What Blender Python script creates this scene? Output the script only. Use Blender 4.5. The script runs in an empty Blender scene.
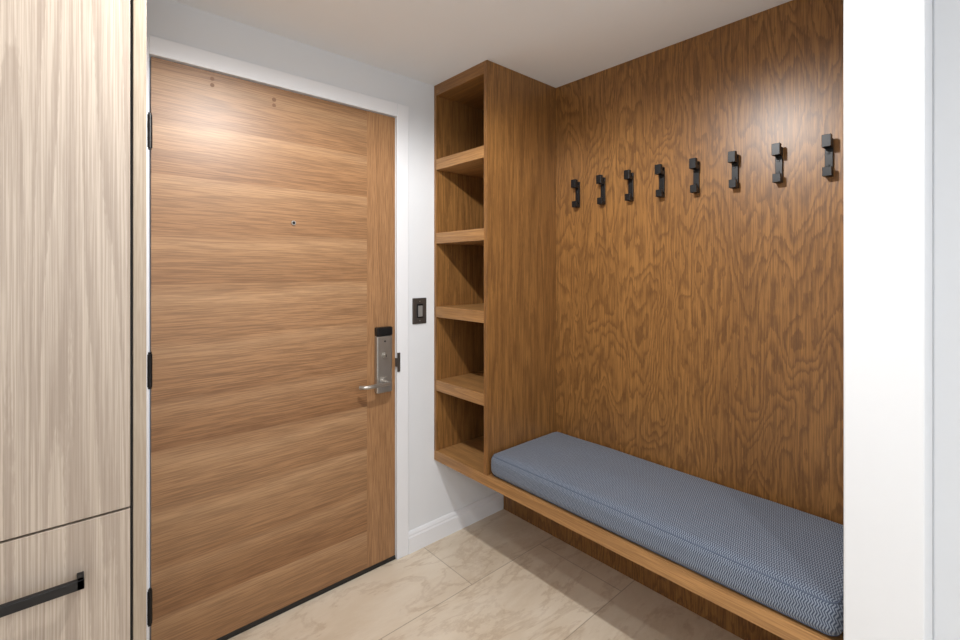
import bpy, bmesh, math
from mathutils import Vector, Matrix
sc=bpy.context.scene
try:
    sc.view_settings.view_transform='Standard'
except Exception: pass

# ---------------------------------------------------------------- materials
def lin(c):
    return tuple(((v/255)/12.92 if v/255<=0.04045 else (((v/255)+0.055)/1.055)**2.4) for v in c)+(1,)
def newmat(n):
    m=bpy.data.materials.new(n); m.use_nodes=True
    nt=m.node_tree; b=nt.nodes['Principled BSDF']
    return m,nt,b
def N(nt,t,**k):
    n=nt.nodes.new(t)
    return n
def math_(nt,op,a,b=None,c=None):
    n=nt.nodes.new('ShaderNodeMath'); n.operation=op
    for i,v in enumerate((a,b,c)):
        if v is None: continue
        if isinstance(v,(int,float)): n.inputs[i].default_value=v
        else: nt.links.new(v,n.inputs[i])
    return n.outputs[0]
def mixc(nt,f,a,b,blend='MIX'):
    n=nt.nodes.new('ShaderNodeMix'); n.data_type='RGBA'; n.blend_type=blend
    for i,v in ((0,f),(6,a),(7,b)):
        if isinstance(v,(int,float,tuple)): n.inputs[i].default_value=v
        else: nt.links.new(v,n.inputs[i])
    return n.outputs[2]
def ramp(nt,fac,stops):
    n=nt.nodes.new('ShaderNodeValToRGB')
    e=n.color_ramp.elements
    while len(e)<len(stops): e.new(0.5)
    for i,(p,c) in enumerate(stops): e[i].position=p; e[i].color=c if len(c)==4 else c+(1,)
    nt.links.new(fac,n.inputs[0]); return n.outputs[0]
def coords(nt,scale,loc=(0,0,0)):
    tc=nt.nodes.new('ShaderNodeTexCoord'); mp=nt.nodes.new('ShaderNodeMapping')
    mp.inputs['Scale'].default_value=scale; mp.inputs['Location'].default_value=loc
    nt.links.new(tc.outputs['Object'],mp.inputs[0]); return mp.outputs[0],tc.outputs['Object']
def noise(nt,vec,scale=1,detail=2,rough=.5,dist=0):
    n=N(nt,'ShaderNodeTexNoise'); n.inputs['Scale'].default_value=scale
    n.inputs['Detail'].default_value=detail; n.inputs['Roughness'].default_value=rough
    n.inputs['Distortion'].default_value=dist
    nt.links.new(vec,n.inputs['Vector']); return n.outputs[0]
def grey(v): return (v,v,v)

def plain(name,col,rough=.5,metal=0,bump=0,bscale=200):
    m,nt,b=newmat(name)
    b.inputs['Roughness'].default_value=rough
    b.inputs['Metallic'].default_value=metal
    v,_=coords(nt,(1,1,1))
    nz=noise(nt,v,6,3)
    c=mixc(nt,math_(nt,'MULTIPLY',nz,.12),lin(col),lin(tuple(x*.9 for x in col)))
    nt.links.new(c,b.inputs['Base Color'])
    if bump:
        bp=N(nt,'ShaderNodeBump'); bp.inputs['Strength'].default_value=bump; bp.inputs['Distance'].default_value=.002
        nt.links.new(noise(nt,v,bscale,2),bp.inputs['Height']); nt.links.new(bp.outputs[0],b.inputs['Normal'])
    return m

def wood(name,axis,light,mid,dark,across=6,along=.9,rings=10,ringk=.55,pore=.35,rough=.4,loc=(0,0,0),bands=None,dist=.3,wob=0.0,poref=260,jag=0.0,detail=2,porel=7):
    m,nt,b=newmat(name)
    s=[across]*3; s[axis]=along
    v,oc=coords(nt,tuple(s),loc)
    n1=noise(nt,v,1,detail,.45,dist)
    t=math_(nt,'MULTIPLY',n1,rings)
    if wob:
        s3=[across*5]*3; s3[axis]=along*9
        v3,_=coords(nt,tuple(s3),loc)
        t=math_(nt,'ADD',t,math_(nt,'MULTIPLY',noise(nt,v3,1,2),wob))
    if jag:   # serrated vessel lines along the rings
        s5=[330]*3; s5[axis]=34
        v5,_=coords(nt,tuple(s5),loc)
        t=math_(nt,'ADD',t,math_(nt,'MULTIPLY',noise(nt,v5,1,2),jag))
    r=math_(nt,'FRACT',t)
    ringc=ramp(nt,r,[(0,grey(0)),(.4,grey(.1)),(.62,grey(.5)),(.8,grey(1)),(.93,grey(.9)),(1,grey(0))])
    s2=[poref]*3; s2[axis]=porel
    v2,_=coords(nt,tuple(s2),loc)
    p=noise(nt,v2,1,3,.6)
    s4=[2.2]*3; s4[axis]=.7
    v4,_=coords(nt,tuple(s4),loc)
    big=noise(nt,v4,1,2)
    base=mixc(nt,ramp(nt,big,[(.3,grey(0)),(.7,grey(1))]),lin(mid),lin(light))
    c=mixc(nt,math_(nt,'MULTIPLY',ringc,ringk),base,lin(dark))
    pm=ramp(nt,p,[(.42,grey(1)),(.58,grey(0))])
    c=mixc(nt,math_(nt,'MULTIPLY',pm,pore),c,lin(dark))
    if bands:
        sp=N(nt,'ShaderNodeSeparateXYZ'); nt.links.new(oc,sp.inputs[0])
        vw,_=coords(nt,(1.3,1,2.0),(3,1,0))
        wv=math_(nt,'MULTIPLY',math_(nt,'SUBTRACT',noise(nt,vw,1,1),.5),.9)
        zz=math_(nt,'MULTIPLY',sp.outputs[2],1/bands)
        fl=math_(nt,'FLOOR',zz)
        wn=nt.nodes.new('ShaderNodeTexWhiteNoise'); wn.noise_dimensions='1D'; nt.links.new(fl,wn.inputs['W'])
        fr=math_(nt,'FRACT',zz)
        fw=math_(nt,'ADD',fr,wv)
        band=ramp(nt,fw,[(0,grey(.1)),(.3,grey(.2)),(.62,grey(.5)),(.82,grey(1)),(1,grey(.3))])
        tt=math_(nt,'ADD',math_(nt,'MULTIPLY',wn.outputs[0],.35),math_(nt,'MULTIPLY',band,.65))
        c=mixc(nt,tt,mixc(nt,1.0,c,lin((224,212,198)),'MULTIPLY'),mixc(nt,.20,c,lin((226,192,150))))
        ed=ramp(nt,fr,[(0,grey(1)),(.015,grey(0)),(.988,grey(0)),(1,grey(1))])
        c=mixc(nt,math_(nt,'MULTIPLY',ed,.2),c,lin(dark))
    nt.links.new(c,b.inputs['Base Color'])
    b.inputs['Roughness'].default_value=rough
    bp=N(nt,'ShaderNodeBump'); bp.inputs['Strength'].default_value=.12; bp.inputs['Distance'].default_value=.001
    nt.links.new(p,bp.inputs['Height']); nt.links.new(bp.outputs[0],b.inputs['Normal'])
    return m

OL,OM,OD=(166,119,66),(150,105,56),(82,52,27)
oak_panel=wood('oak_panel_cathedral',2,OL,OM,OD,across=7.0,along=1.9,rings=17,ringk=.55,pore=.5,rough=.36,dist=.3,wob=.8,jag=.8)
oak_v=wood('oak_vertical',2,(160,115,64),(146,102,55),OD,across=10,along=.6,rings=9,ringk=.42,pore=.52,rough=.38,dist=.15,wob=.4,jag=.7,loc=(4,2,1))
oak_y=wood('oak_along_y',1,OL,OM,OD,across=9,along=.8,rings=6,ringk=.35,pore=.4,rough=.4)
oak_edge=wood('oak_front_edge',1,(184,139,88),(172,127,77),(112,77,44),across=12,along=.8,rings=5,ringk=.35,pore=.42,rough=.42)
door_h=wood('door_veneer_horizontal',0,(176,135,97),(166,126,88),(104,70,44),across=16,along=.6,rings=6,ringk=.26,pore=.55,rough=.4,bands=.19,poref=280,porel=8)
door_v=wood('door_veneer_vertical',2,(176,134,94),(166,125,86),(108,73,46),across=14,along=.6,rings=4,ringk=.2,pore=.5,rough=.4,poref=300,porel=9)
cab_m=wood('ash_laminate',2,(192,179,165),(182,168,153),(134,118,105),across=12,along=.24,rings=11,ringk=.45,pore=.48,rough=.5,dist=.03,wob=.1,jag=.25,poref=330,detail=1,porel=3)
cab_e=wood('ash_laminate_edge',2,(178,164,146),(168,154,136),(134,116,98),across=14,along=.4,rings=4,ringk=.3,pore=.4,rough=.5)
white=plain('white_wall_paint',(228,231,235),.6,bump=.08,bscale=90)
ceilm=plain('ceiling_paint',(245,249,254),.7)
trimm=plain('white_trim_paint',(236,238,242),.35)
black=plain('black_metal',(22,22,24),.38,.3)
dark=plain('dark_rubber',(26,24,22),.6)
steel=plain('brushed_steel',(178,174,168),.33,.85)
bronze=plain('dark_bronze_plate',(92,86,82),.4,.6)
greyins=plain('switch_grey_insert',(130,128,126),.5)
lampm,nt,b=newmat('lamp_diffuser')
b.inputs['Emission Color'].default_value=(1,.97,.93,1); b.inputs['Emission Strength'].default_value=8

def floor_mat():
    m,nt,b=newmat('travertine_tile')
    v,oc=coords(nt,(1,1,1),(.02,.30,0))
    br=N(nt,'ShaderNodeTexBrick'); nt.links.new(v,br.inputs['Vector'])
    br.offset=.5; br.inputs['Scale'].default_value=1; br.inputs['Mortar Size'].default_value=.002
    br.inputs['Brick Width'].default_value=.9; br.inputs['Row Height'].default_value=.46
    br.inputs['Color1'].default_value=lin((232,219,199)); br.inputs['Color2'].default_value=lin((216,202,181))
    br.inputs['Mortar'].default_value=lin((186,173,154))
    v2,_=coords(nt,(1.5,3.8,1))
    n1=noise(nt,v2,.9,10,.62,.3)
    c=mixc(nt,math_(nt,'MULTIPLY',ramp(nt,n1,[(.38,grey(0)),(.64,grey(1))]),.5),br.outputs[0],lin((196,175,148)))
    n2=noise(nt,v2,1.2,10,.66,.5)
    vein=ramp(nt,n2,[(.46,grey(0)),(.495,grey(1)),(.53,grey(0))])
    c=mixc(nt,math_(nt,'MULTIPLY',vein,.35),c,lin((168,138,106)))
    n3=noise(nt,v2,2.0,10,.75,.5)
    c=mixc(nt,math_(nt,'MULTIPLY',ramp(nt,n3,[(.44,grey(0)),(.66,grey(1))]),.5),c,lin((238,228,212)))
    c=mixc(nt,math_(nt,'MULTIPLY',br.outputs['Fac'],.6),c,lin((170,154,134)))
    nt.links.new(c,b.inputs['Base Color']); b.inputs['Roughness'].default_value=.38
    bp=N(nt,'ShaderNodeBump'); bp.inputs['Strength'].default_value=.3; bp.inputs['Distance'].default_value=.002
    bp.invert=True
    nt.links.new(br.outputs['Fac'],bp.inputs['Height']); nt.links.new(bp.outputs[0],b.inputs['Normal'])
    return m
def fabric_mat():
    m,nt,b=newmat('blue_ticking_fabric')
    v,oc=coords(nt,(1,1,1))
    sp=N(nt,'ShaderNodeSeparateXYZ'); nt.links.new(oc,sp.inputs[0])
    xz=math_(nt,'ADD',sp.outputs[0],sp.outputs[2])
    col=math_(nt,'PINGPONG',xz,.011)
    ph=math_(nt,'ADD',sp.outputs[1],math_(nt,'MULTIPLY',col,.45))
    st=math_(nt,'SINE',math_(nt,'MULTIPLY',ph,2*math.pi/.0062))
    vn=noise(nt,v,600,2)
    k=math_(nt,'ADD',math_(nt,'MULTIPLY_ADD',st,.36,.5),math_(nt,'MULTIPLY',math_(nt,'SUBTRACT',vn,.5),.9))
    f=ramp(nt,k,[(.3,grey(0)),(.75,grey(1))])
    c=mixc(nt,f,lin((48,60,82)),lin((140,150,164)))
    n=noise(nt,v,5,4)
    c=mixc(nt,math_(nt,'MULTIPLY',n,.25),c,lin((70,81,100)))
    nt.links.new(c,b.inputs['Base Color']); b.inputs['Roughness'].default_value=.9
    b.inputs['Sheen Weight'].default_value=.15
    bp=N(nt,'ShaderNodeBump'); bp.inputs['Strength'].default_value=.3; bp.inputs['Distance'].default_value=.001
    nt.links.new(f,bp.inputs['Height']); nt.links.new(bp.outputs[0],b.inputs['Normal'])
    return m
floorm=floor_mat(); fabric=fabric_mat(); piping=plain('navy_piping',(84,95,114),.9)

# ---------------------------------------------------------------- mesh helpers
def finish(name,bm,mats,bevel=0,seg=2,smooth=False):
    me=bpy.data.meshes.new(name); bm.to_mesh(me); bm.free()
    o=bpy.data.objects.new(name,me); sc.collection.objects.link(o)
    for m in mats: me.materials.append(m)
    if bevel:
        md=o.modifiers.new('bevel','BEVEL'); md.width=bevel; md.segments=seg; md.limit_method='ANGLE'
    if smooth:
        for p in me.polygons: p.use_smooth=True
    return o
def addbox(bm,x0,x1,y0,y1,z0,z1,mi=0):
    vs=[bm.verts.new(p) for p in [(x0,y0,z0),(x1,y0,z0),(x1,y1,z0),(x0,y1,z0),(x0,y0,z1),(x1,y0,z1),(x1,y1,z1),(x0,y1,z1)]]
    for f in [(0,3,2,1),(4,5,6,7),(0,1,5,4),(1,2,6,5),(2,3,7,6),(3,0,4,7)]:
        fc=bm.faces.new([vs[i] for i in f]); fc.material_index=mi
def boxes(name,lst,mats,bevel=0,seg=2):
    bm=bmesh.new()
    for b in lst: addbox(bm,*b[:6],b[6] if len(b)>6 else 0)
    return finish(name,bm,mats,bevel,seg)
def addcyl(bm,c,r,d,axis='Y',seg=32,mi=0,r2=None):
    rot={'Z':Matrix(),'Y':Matrix.Rotation(math.pi/2,4,'X'),'X':Matrix.Rotation(math.pi/2,4,'Y')}[axis]
    g=bmesh.ops.create_cone(bm,cap_ends=True,segments=seg,radius1=r,radius2=r if r2 is None else r2,depth=d,matrix=Matrix.Translation(c)@rot)
    for v in g['verts']:
        for f in v.link_faces: f.material_index=mi
def empty(name,loc=(0,0,0)):
    e=bpy.data.objects.new(name,None); e.empty_display_size=.1; sc.collection.objects.link(e); e.location=loc; return e
def par(ch,p):
    ch.parent=p; ch.matrix_parent_inverse=Matrix.Translation(p.location).inverted()

# ---------------------------------------------------------------- dimensions (camera stands at x=0,y=0)
CH=1.379; CZ=2.318; YW=1.921; XP=1.8865; XS=1.403; YS=1.522; YE=.247
XL,YF=-1.7,-2.6
boxes('floor',[(XL-.1,XP+.15,YF-.1,YW+.3,-.1,0)],[floorm])
boxes('ceiling',[(XL-.1,XP+.15,YF-.1,YW+.3,CZ,CZ+.1)],[ceilm])
DX0,DX1,DH=.2147,1.1735,2.104
boxes('wall_back',[(XL-.1,DX0-.012,YW,YW+.13,0,CZ),(DX1+.012,XP+.1,YW,YW+.13,0,CZ),(DX0-.012,DX1+.012,YW,YW+.13,DH+.012,CZ)],[white])
boxes('wall_right',[(XP+.02,XP+.15,YE-.2,YW,0,CZ)],[white])
boxes('wall_left',[(XL-.1,XL,YF,YW,0,CZ)],[white])
boxes('wall_return',[(1.38,XP+.02,.106,YE,0,CZ),(1.55,XP+.02,YF,.106,0,CZ)],[white],.004)
wx0,wx1,wz0,wz1=-1.2,1.0,.7,2.1
boxes('wall_front',[(XL,wx0,YF-.1,YF,0,CZ),(wx1,1.55,YF-.1,YF,0,CZ),(wx0,wx1,YF-.1,YF,0,wz0),(wx0,wx1,YF-.1,YF,wz1,CZ)],[white])
boxes('added_window_1',[(wx0,wx0+.05,YF-.08,YF-.03,wz0,wz1),(wx1-.05,wx1,YF-.08,YF-.03,wz0,wz1),(wx0,wx1,YF-.08,YF-.03,wz0,wz0+.05),(wx0,wx1,YF-.08,YF-.03,wz1-.05,wz1),(-.125,-.075,YF-.08,YF-.03,wz0,wz1)],[trimm],.003)  # unseen window added behind the camera as an opening for soft fill

# door casing / frame
cw=.056
boxes('trim_1',[(DX0-.012-cw,DX0-.004,YW-.014,YW,0,DH+.012+cw),(DX1+.004,DX1+.012+cw,YW-.014,YW,0,DH+.012+cw),
   (DX0-.004,DX1+.004,YW-.014,YW,DH+.004,DH+.012+cw),
   (DX1+.003,DX1+.012,YW,YW+.12,0,DH+.012),(DX0-.012,DX0-.003,YW,YW+.12,0,DH+.012),(DX0-.003,DX1+.003,YW,YW+.12,DH+.003,DH+.012)],[trimm],.0025)
bx0=DX1+.012+cw
bm=bmesh.new()
prof=[(0,0),(.015,0),(.015,.075),(.011,.082),(.011,.09),(.006,.1),(0,.104)]
def extr(bm,prof,x0,x1,y):
    a=[bm.verts.new((x0,y-p[0],p[1])) for p in prof]; b_=[bm.verts.new((x1,y-p[0],p[1])) for p in prof]
    n=len(prof)
    for i in range(n): bm.faces.new((a[i],a[(i+1)%n],b_[(i+1)%n],b_[i]))
    bm.faces.new(a[::-1]); bm.faces.new(b_)
extr(bm,prof,bx0,XP-.001,YW)
bmesh.ops.recalc_face_normals(bm,faces=bm.faces)
finish('baseboard_back',bm,[trimm])
boxes('trim_2',[(DX0-.002,DX1+.002,YW-.004,YW+.11,0,.008)],[dark],.002)

# ---------------------------------------------------------------- entry door
door=empty('door_1',(DX0,YW+.025,0))
XST=1.024
par(boxes('slab',[(DX0+.003,XST,YW-.004,YW+.04,.022,DH-.001)],[door_h]),door)
par(boxes('lock_stile',[(XST,DX1-.003,YW-.004,YW+.04,.022,DH-.001)],[door_v]),door)
par(boxes('bottom_sweep',[(DX0+.003,DX1-.003,YW-.008,YW+.035,.009,.022)],[dark],.001),door)
bm=bmesh.new()
for z in (1.847,1.04,.242):
    addcyl(bm,(DX0-.002,YW-.012,z),.0075,.11,'Z',20)
    addcyl(bm,(DX0-.002,YW-.012,z+.058),.0055,.008,'Z',20); addcyl(bm,(DX0-.002,YW-.012,z-.058),.0055,.008,'Z',20)
    for k in (-.022,.022): addcyl(bm,(DX0-.002,YW-.012,z+k),.0079,.0015,'Z',20)
par(finish('hinges',bm,[black]),door)
bm=bmesh.new(); addcyl(bm,(.6935,YW-.006,1.571),.009,.006,mi=0); addcyl(bm,(.6935,YW-.0095,1.571),.0055,.002,mi=1)
par(finish('peephole',bm,[steel,black]),door)
bm=bmesh.new()
addcyl(bm,(.401,YW-.0045,2.078),.007,.001); addcyl(bm,(.401,YW-.0045,2.055),.007,.001)
addcyl(bm,(.618,YW-.0045,2.055),.008,.001); addcyl(bm,(.618,YW-.0045,2.032),.007,.001)
par(finish('closer_patches',bm,[plain('worn_wood_patch',(128,90,60),.5)]),door)
par(boxes('latch_bolt_strike',[(DX1+.003,DX1+.018,YW-.019,YW-.014,.895,.985),(DX1-.004,DX1+.003,YW-.016,YW-.006,.92,.96)],[bronze],.001),door)

# keycard lock
lock=empty('keycard_door_lock',(1.104,YW-.004,.96))
lx0,lx1=1.060,1.142; yl=YW-.0045
par(boxes('plate',[(lx0,lx1,yl-.026,yl,.812,1.075)],[steel],.006,3),lock)
par(boxes('reader_cap',[(lx0,lx1,yl-.03,yl,1.0755,1.115)],[black],.006,3),lock)
bm=bmesh.new()
addcyl(bm,(1.101,yl-.031,.985),.013,.012,mi=0); addcyl(bm,(1.101,yl-.038,.985),.009,.003,mi=0)
addbox(bm,1.0998,1.1022,yl-.0405,yl-.038,.979,.991,1)
addcyl(bm,(1.101,yl-.0275,1.05),.004,.003,mi=1)
par(finish('key_cylinder',bm,[steel,black]),lock)
bm=bmesh.new()
addcyl(bm,(1.101,yl-.032,.862),.024,.012)
addcyl(bm,(1.101,yl-.050,.862),.0105,.03)
par(finish('lever_rose',bm,[steel],.001),lock)
cu=bpy.data.curves.new('lever','CURVE'); cu.dimensions='3D'; cu.bevel_depth=.0085; cu.bevel_resolution=5; cu.use_fill_caps=True
s=cu.splines.new('BEZIER'); pts=[(1.107,yl-.064,.862),(1.06,yl-.067,.862),(.985,yl-.064,.862),(.964,yl-.045,.862)]
s.bezier_points.add(3)
for p,q in zip(s.bezier_points,pts): p.co=q; p.handle_left_type=p.handle_right_type='AUTO'
lev=bpy.data.objects.new('lever',cu); cu.materials.append(steel); sc.collection.objects.link(lev); par(lev,lock)

# light switch
sw=empty('light_switch',(1.311,YW,1.175))
par(boxes('face_plate',[(1.270,1.352,YW-.007,YW-.0002,1.112,1.24)],[bronze],.003,3),sw)
par(boxes('rocker',[(1.293,1.329,YW-.0115,YW-.007,1.142,1.210)],[black],.002),sw)
par(boxes('rocker_inset',[(1.298,1.324,YW-.0135,YW-.0115,1.148,1.203)],[greyins],.002),sw)
bm=bmesh.new(); addcyl(bm,(1.311,YW-.0075,1.224),.0025,.0015); addcyl(bm,(1.311,YW-.0075,1.128),.0025,.0015)
par(finish('screws',bm,[steel]),sw)

# ---------------------------------------------------------------- oak wall panel
boxes('wood_wall_panel',[(XP,XP+.0195,YE+.0005,YW-.0165,.0,CZ-.0005)],[oak_panel])

# ---------------------------------------------------------------- open shelf unit
su=empty('open_shelf_unit',(XS,YS,.412))
ztops=[1.94,1.567,1.194,.821]; th=.054
par(boxes('side_panel',[(XS,XP-.0005,YS,YS+.022,.462,CZ-.0005)],[oak_v],.001),su)
par(boxes('inner_side',[(XS,XP-.0005,YW-.018,YW-.0005,.462,CZ-.0005)],[oak_v],.001),su)
par(boxes('back_board',[(XP-.012,XP-.0005,YS+.022,YW-.018,.462,CZ-.0005)],[oak_v]),su)
par(boxes('shelves',[(XS+.0008,XP-.012,YS+.022,YW-.018,z-th,z) for z in ztops],[oak_edge],.001),su)
par(boxes('top_board',[(XS,XP-.012,YS+.022,YW-.018,CZ-.055,CZ-.0005)],[oak_y],.001),su)
par(boxes('bottom_board',[(XS,XP-.0005,YS,YW-.0005,.412,.462)],[oak_edge],.001),su)

# ---------------------------------------------------------------- floating bench
boxes('floating_bench',[(XS,XP-.0005,YE+.0005,YS-.0003,.412,.462)],[oak_edge],.001)

# cushion
cx0,cx1,cy0,cy1,cz0,cz1=XS+.002,XP-.006,YE+.008,YS-.004,.4622,.562
def cushion():
    bm=bmesh.new()
    r=.034
    bmesh.ops.create_cube(bm,size=1)
    bmesh.ops.subdivide_edges(bm,edges=bm.edges[:],cuts=31,use_grid_fill=True)
    hx,hy,hz=(cx1-cx0)/2,(cy1-cy0)/2,(cz1-cz0)/2
    from mathutils import noise as mn
    for v in bm.verts:
        f=lambda t: math.sin(t*math.pi)*.5
        x,y,z=f(v.co.x)*2*hx,f(v.co.y)*2*hy,f(v.co.z)*2*hz
        ix=max(-hx+r,min(hx-r,x)); iy=max(-hy+r,min(hy-r,y)); iz=max(-hz+r,min(hz-r,z))
        d=Vector((x-ix,y-iy,z-iz))
        if d.length>1e-9:
            m=max(abs(d.x),abs(d.y),abs(d.z)); d=d.normalized()*m
        p=Vector((ix,iy,iz))+d
        u=1-abs(p.x/hx)**2.5; w=1-abs(p.y/hy)**6
        if z>0: p.z+=(.014*u*w+.010*mn.noise(Vector((p.x*7,p.y*5,1)))*w*u)*(z/hz)
        v.co=p+Vector(((cx0+cx1)/2,(cy0+cy1)/2,(cz0+cz1)/2))
    return finish('cushion_body',bm,[fabric],smooth=True)
cu_e=empty('bench_cushion',((cx0+cx1)/2,(cy0+cy1)/2,cz0))
par(cushion(),cu_e)
def pipe(z,nm):
    c=bpy.data.curves.new(nm,'CURVE'); c.dimensions='3D'; c.bevel_depth=.0020; c.bevel_resolution=3
    s=c.splines.new('POLY'); pts=[]; r=.026; i=.0099
    for cxx,cyy,a0 in ((cx1-i-r,cy1-i-r,0),(cx0+i+r,cy1-i-r,90),(cx0+i+r,cy0+i+r,180),(cx1-i-r,cy0+i+r,270)):
        for k in range(7):
            a=math.radians(a0+k*15); pts.append((cxx+r*math.cos(a),cyy+r*math.sin(a),z))
    s.points.add(len(pts)-1)
    for p,q in zip(s.points,pts): p.co=q+(1,)
    s.use_cyclic_u=True; c.materials.append(piping)
    o=bpy.data.objects.new(nm,c); sc.collection.objects.link(o); par(o,cu_e)
pipe(cz1-.0097,'top_piping'); pipe(cz0+.0097,'bottom_piping')

# ---------------------------------------------------------------- coat hooks
def hook_mesh():
    bm=bmesh.new()
    w=.011
    addbox(bm,-.010,-.0002,-w,w,-.068,.058)
    addbox(bm,-.034,-.009,-w,w,.026,.042)
    addbox(bm,-.044,-.024,-w*1.15,w*1.15,.026,.066)
    addbox(bm,-.030,-.009,-w,w,-.068,-.052)
    addbox(bm,-.036,-.022,-w*1.15,w*1.15,-.068,-.038)
    for z in (.010,-.030): addcyl(bm,(-.0108,0,z),.004,.002,'X',16)
    me=bpy.data.meshes.new('coat_hook'); bm.to_mesh(me); bm.free(); me.materials.append(black); return me
hm=hook_mesh()
for i in range(8):
    o=bpy.data.objects.new('coat_hook',hm); sc.collection.objects.link(o)
    o.location=(XP,1.382-.1440*i,1.754)
    md=o.modifiers.new('b','BEVEL'); md.width=.0012; md.segments=2; md.limit_method='ANGLE'

# ---------------------------------------------------------------- tall cabinet
YC=1.30; cabR=.110; cabL=-.49
cab=empty('tall_cabinet',(cabL,YC,0))
zs=.846
par(boxes('carcass',[(cabL,cabR,YC+.024,YW-.0005,.0,CZ-.0005)],[cab_e]),cab)
par(boxes('upper_door',[(cabL+.002,cabR-.001,YC,YC+.022,zs+.0025,CZ-.003)],[cab_m],.001),cab)
par(boxes('lower_drawer_front',[(cabL+.002,cabR-.001,YC,YC+.022,.1,zs-.0025)],[cab_m],.001),cab)
par(boxes('end_panel',[(cabR+.0045,.1388,YC-.0,YW-.0005,0,CZ-.0005)],[cab_e],.001),cab)
par(boxes('shadow_gap',[(cabR,cabR+.0045,YC+.012,YW-.0005,0,CZ-.0005)],[dark]),cab)
hz=.728
par(boxes('handle',[(-.23,.030,YC-.036,YC-.024,hz-.010,hz+.010),(.018,.030,YC-.036,YC,hz-.010,hz+.010),(-.23,-.218,YC-.036,YC,hz-.010,hz+.010)],[black],.0012),cab)
boxes('wall_cabinet_side',[(XL,cabL-.002,YC+.01,YW-.0005,0,CZ-.0005)],[white],.002)

# ---------------------------------------------------------------- lights
def downlight(x,y,P,size=.08,spot=0):
    e=empty('recessed_downlight',(x,y,CZ))
    bm=bmesh.new()
    n=40
    for (ra,za),(rb,zb) in (((.062,-.0005),(.062,-.004)),((.062,-.004),(.048,-.004)),((.048,-.004),(.046,-.0008))):
        A=[bm.verts.new((x+ra*math.cos(2*math.pi*i/n),y+ra*math.sin(2*math.pi*i/n),CZ+za)) for i in range(n)]
        B=[bm.verts.new((x+rb*math.cos(2*math.pi*i/n),y+rb*math.sin(2*math.pi*i/n),CZ+zb)) for i in range(n)]
        for i in range(n): bm.faces.new((A[i],A[(i+1)%n],B[(i+1)%n],B[i]))
    par(finish('trim_ring',bm,[trimm]),e)
    bm=bmesh.new(); addcyl(bm,(x,y,CZ-.001),.046,.001,'Z',32)
    par(finish('diffuser',bm,[lampm]),e)
    if spot:
        l=bpy.data.lights.new('lamp','SPOT'); l.spot_size=math.radians(172); l.spot_blend=.35; l.shadow_soft_size=.03; l.energy=P; l.color=(1,.985,.965)
    else:
        l=bpy.data.lights.new('lamp','AREA'); l.shape='DISK'; l.size=size; l.energy=P; l.color=(1,.985,.965)
    o=bpy.data.objects.new('lamp',l); sc.collection.objects.link(o); o.location=(x,y,CZ-(.04 if spot else .008)); par(o,e)
downlight(.60,.84,74,spot=1)
downlight(.1,-1.0,15)
downlight(-.9,-.3,7)
downlight(-.8,-1.9,10)
l=bpy.data.lights.new('added_fill_area','AREA'); l.shape='RECTANGLE'; l.size=2.1; l.size_y=1.3; l.energy=15; l.color=(.95,.98,1)  # added soft fill lamp outside the made-up window, behind the camera
o=bpy.data.objects.new('added_fill_area',l); sc.collection.objects.link(o); o.location=(-.1,YF-.12,1.4); o.rotation_euler=(math.pi/2,0,0)
w=bpy.data.worlds.new('w'); sc.world=w; w.use_nodes=True
w.node_tree.nodes['Background'].inputs[0].default_value=(.8,.88,1,1); w.node_tree.nodes['Background'].inputs[1].default_value=1

# ---------------------------------------------------------------- camera
cam=bpy.data.cameras.new('camera'); co=bpy.data.objects.new('camera',cam); sc.collection.objects.link(co); sc.camera=co
cam.sensor_width=36; cam.lens=464/960*36; cam.shift_y=-50/960; cam.clip_start=.02
co.location=(0,0,CH)
co.rotation_euler=(math.pi/2,0,-math.atan2(.6665,.7454))
